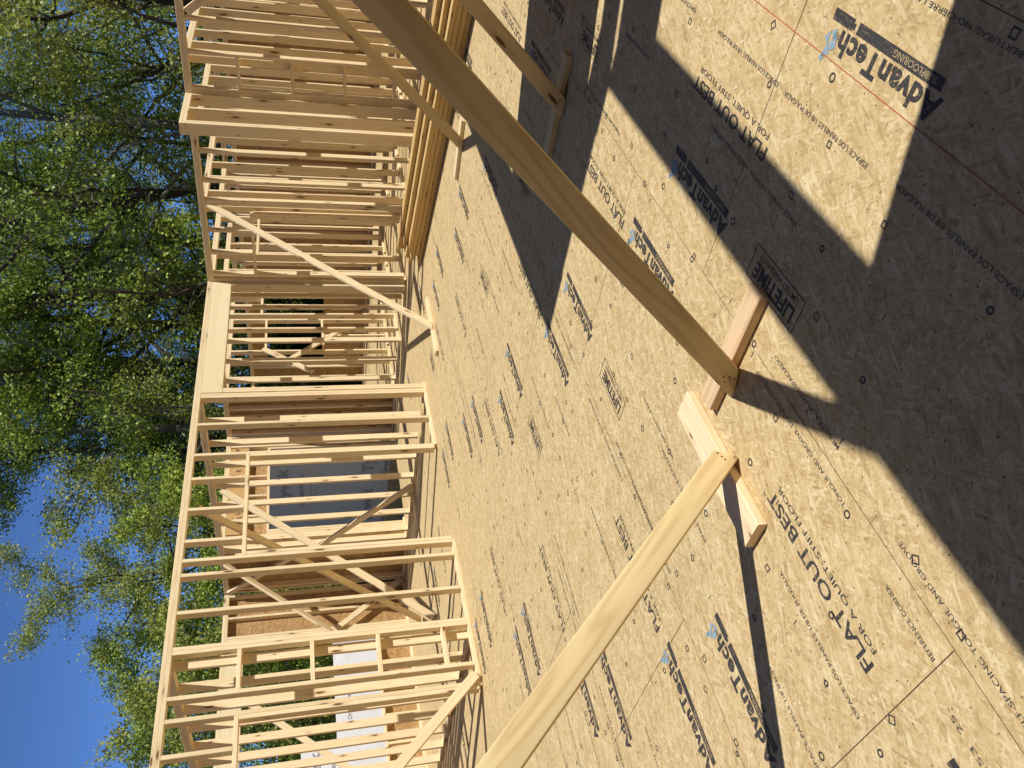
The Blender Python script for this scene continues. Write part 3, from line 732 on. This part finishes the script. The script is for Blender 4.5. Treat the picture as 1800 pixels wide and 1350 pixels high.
def make_tree_meshes(seed, H, spread, r0, leaves_per, leaf=.075, nl=12, first=.28, sub=7, tw=5, clump=.30):
    rng = random.Random(seed); V, Fc = [], []; ends = []
    tp, tr, _ = grow(rng, Vector((0, 0, 0)), Vector((rng.gauss(0, .05), rng.gauss(0, .05), 1)), H*.92, r0, 12, .07, .10)
    tube(V, Fc, tp, tr, 10)
    for i in range(nl):
        f = first + (1-first)*(i+rng.random()*.8)/nl; f = min(f, .98)
        j = f*(len(tp)-1); a = int(j); st = tp[a].lerp(tp[min(a+1, len(tp)-1)], j-a); rr_ = tr[a]
        az = i*2.4 + rng.random(); el = math.radians(rng.uniform(18, 58))
        d = Vector((math.cos(az)*math.cos(el), math.sin(az)*math.cos(el), math.sin(el)))
        L = spread*(1.12-.62*f)*rng.uniform(.75, 1.15)
        lp, lr, _ = grow(rng, st, d, L, max(.018, rr_*.5), 8, .14, .03); tube(V, Fc, lp, lr, 6)
        for k in range(sub):
            g = .25 + .75*(k+rng.random())/sub; j = min(g, .999)*(len(lp)-1); a = int(j); s2 = lp[a].lerp(lp[a+1], j-a)
            base_d = (lp[a+1]-lp[a]).normalized()
            d2 = (base_d*.6 + Vector((rng.gauss(0, 1), rng.gauss(0, 1), rng.gauss(.15, .7))).normalized()*.8).normalized()
            L2 = L*rng.uniform(.22, .45)*(1.2-.5*g)
            sp, sr, _ = grow(rng, s2, d2, L2, max(.008, lr[a]*.42), 5, .22, .02); tube(V, Fc, sp, sr, 4)
            for q in range(tw):
                h = .3+.7*(q+rng.random())/tw; j = min(h, .999)*(len(sp)-1); a2 = int(j); s3 = sp[a2].lerp(sp[a2+1], j-a2)
                d3 = Vector((rng.gauss(0, 1), rng.gauss(0, 1), rng.gauss(-.05, .6))).normalized()
                wp, wr, _ = grow(rng, s3, d3, rng.uniform(.25, .7), .006, 3, .3, -.05); tube(V, Fc, wp, wr, 3)
                ends.append((wp[-1], wp[1]))
    tm = bpy.data.meshes.new('trunk'); tm.from_pydata(V, [], Fc); tm.update()
    for p in tm.polygons: p.use_smooth = True
    rs_ = np.random.RandomState(seed); C = []
    for e, m_ in ends:
        k = int(leaves_per*rs_.uniform(.25, 1.6)); 
        t_ = rs_.rand(k, 1); c = np.array(m_)*(1-t_)+np.array(e)*t_
        C.append(c + rs_.normal(0, clump*.55, (k, 3))*np.array([1, 1, .75]))
    C = np.concatenate(C); n = len(C)
    a = rs_.normal(size=(n, 3)); a /= np.linalg.norm(a, axis=1)[:, None]
    b_ = rs_.normal(size=(n, 3)); b_ = np.cross(a, b_); b_ /= np.linalg.norm(b_, axis=1)[:, None]
    s_ = (leaf*rs_.uniform(.55, 1.25, n))[:, None]
    q = np.stack([C-a*s_*.62, C+b_*s_*.42+a*s_*.08, C+a*s_*.62, C-b_*s_*.42+a*s_*.08], 1).reshape(-1, 3)
    lm = bpy.data.meshes.new('crown'); lm.vertices.add(4*n); lm.vertices.foreach_set('co', q.ravel())
    lm.loops.add(4*n); lm.loops.foreach_set('vertex_index', np.arange(4*n)); lm.polygons.add(n)
    lm.polygons.foreach_set('loop_start', np.arange(0, 4*n, 4)); lm.polygons.foreach_set('loop_total', np.full(n, 4)); lm.update()
    return tm, lm
protos = [make_tree_meshes(11, 19, 6.2, .22, 60, leaf=.075, nl=18, sub=8, tw=5, first=.16, clump=.34), make_tree_meshes(23, 17, 5.6, .19, 60, leaf=.075, nl=17, sub=8, first=.16, clump=.34),
          make_tree_meshes(35, 10, 4.1, .11, 62, leaf=.07, nl=15, first=.2, sub=7), make_tree_meshes(47, 19, 6.4, .20, 36, leaf=.07, nl=18, sub=8, first=.16, clump=.36)]
def tree(x, y, proto, leaf, bark, sc, rot, label):
    o = root('tree', (x, y, -3.0), label, 'tree', 'trees around the house'); o.rotation_euler = (0, 0, rot); o.scale = (sc, sc, sc)
    tm, lm = protos[proto]
    t_ = bpy.data.objects.new('trunk', tm); l_ = bpy.data.objects.new('crown', lm)
    for q, mt in ((t_, BARKS[bark]), (l_, LEAFS[leaf])):
        COL.objects.link(q); q.parent = o
        if not q.data.materials: q.data.materials.append(mt)
        q.material_slots[0].link = 'OBJECT'; q.material_slots[0].material = mt
def pol(yimg, dist):                           # standing point of a tree by its bearing and distance
    az = {0: (1.13, .36), 100: (1.08, .41), 200: (1.03, .46), 335: (.96, .54), 430: (.915, .59), 500: (.88, .63), 570: (.84, .66), 640: (.81, .70), 720: (.77, .74), 765: (.75, .77), 850: (.71, .82), 940: (.66, .87), 1015: (.62, .90), 1100: (.585, .95), 1175: (.55, .99), 1260: (.505, 1.035), 1350: (.46, 1.08)}[yimg]
    n = math.hypot(*az); return az[0]/n*dist, az[1]/n*dist
T = [(0, 23, 0, 2, 0, 1.05, .3, 'dark-limbed tree at the top edge of the picture'),
     (100, 27, 3, 1, 0, 1.0, 1.9, 'thinly leaved tree behind the dark-limbed one'),
     (200, 24, 3, 2, 1, 1.05, .9, 'tree with pale twigs above the short return wall'),
     (335, 25, 3, 1, 0, 1.2, 2.2, 'tree with the thick dark leaning trunk'),
     (430, 31, 1, 1, 0, 1.15, 4.2, 'leafy tree over the brace of the side wall'),
     (500, 27, 0, 0, 0, 1.2, 5.0, 'bright green tree above the wall corner'),
     (570, 27, 1, 0, 0, 1.3, 1.1, 'tree with the thick dark trunk above the big header'),
     (640, 31, 0, 1, 0, 1.15, 3.3, 'dense tree behind the big header'),
     (720, 26, 3, 0, 1, 1.15, 0.2, 'grey-trunked tree left of the big header'),
     (765, 26, 0, 2, 1, .98, 2.6, 'second grey-trunked tree beside the first'),
     (850, 27, 1, 1, 0, .93, 5.7, 'tree above the three short studs over the door'),
     (940, 23, 1, 2, 0, .68, 4.0, 'loose tree at the edge of the open sky'),
     (1015, 20, 2, 0, 0, .92, 1.4, 'bright young tree against the blue sky'),
     (1100, 24, 2, 1, 0, 1.02, 3.0, 'small dark green tree under the open sky'),
     (1175, 20, 2, 2, 0, .85, 5.2, 'small olive tree near the bottom edge'),
     (1260, 25, 2, 0, 0, 1.04, .6, 'small tree behind the olive one'),
     (1350, 21, 2, 1, 0, .90, 2.1, 'lowest tree at the bottom edge of the picture'),
     (0, 30, 1, 1, 0, 1.15, 1.0, 'tall back-row tree at the top edge of the picture'),
     (200, 31, 3, 0, 0, 1.15, 2.0, 'tall back-row tree behind the one with pale twigs'),
     (335, 38, 1, 2, 0, 1.15, 3.0, 'tall back-row tree behind the leaning dark trunk'),
     (500, 37, 3, 1, 0, 1.15, 4.0, 'tall back-row tree behind the bright green one'),
     (640, 38, 0, 2, 0, 1.15, 5.0, 'tall back-row tree behind the dense one'),
     (765, 36, 1, 1, 0, 1.0, .5, 'tall back-row tree behind the grey trunks')]
for yi, dist, pr, lf, bk, sc, rt, lb in T:
    x, y = pol(yi, dist); tree(x, y, pr, lf, bk, sc, rt, lb)
# far wood: foliage that hides the horizon, plus an added ring out of view
rs_ = np.random.RandomState(5); n = 150000; n2 = 55000
th = rs_.uniform(math.radians(5), math.radians(85), n); rad_ = rs_.uniform(31, 42, n)
top = 3.6 + 1.6*np.sin(th*9)+1.0*np.sin(th*23+1)
zz = -3 + (top+3)*np.sqrt(rs_.rand(n))
th2 = rs_.uniform(math.radians(95), math.radians(355), n2); rad2 = rs_.uniform(20, 28, n2)  # added ring around and behind the camera, made tall to cut blue sky fill
z2 = -3 + (18 + 2.5*np.sin(th2*7) + 2*np.sin(th2*17))*np.sqrt(rs_.rand(n2))
k2 = np.where(rs_.rand(n2) < .5, 1.0, 1.0)
C = np.concatenate([np.stack([rad_*np.cos(th), rad_*np.sin(th), zz], 1), np.stack([rad2*np.cos(th2), rad2*np.sin(th2), z2], 1)])
n = n + n2; a = rs_.normal(size=(n, 3)); a /= np.linalg.norm(a, axis=1)[:, None]
b_ = np.cross(a, rs_.normal(size=(n, 3))); b_ /= np.linalg.norm(b_, axis=1)[:, None]; s_ = np.concatenate([rs_.uniform(.16, .40, n-n2), rs_.uniform(.25, .6, n2)])[:, None]
q = np.stack([C-a*s_, C+b_*s_*.7, C+a*s_, C-b_*s_*.7], 1).reshape(-1, 3)
lm = bpy.data.meshes.new('distant_wood_and_sky_screen'); lm.vertices.add(4*n); lm.vertices.foreach_set('co', q.ravel()); lm.loops.add(4*n)
lm.loops.foreach_set('vertex_index', np.arange(4*n)); lm.polygons.add(n); lm.polygons.foreach_set('loop_start', np.arange(0, 4*n, 4)); lm.polygons.foreach_set('loop_total', np.full(n, 4)); lm.update()
tag(link('distant_wood_and_sky_screen', lm, LEAFS[3]), 'dark mass of far woodland behind the trees, with an added unseen ring blocking sky light', 'woodland', kind='stuff')
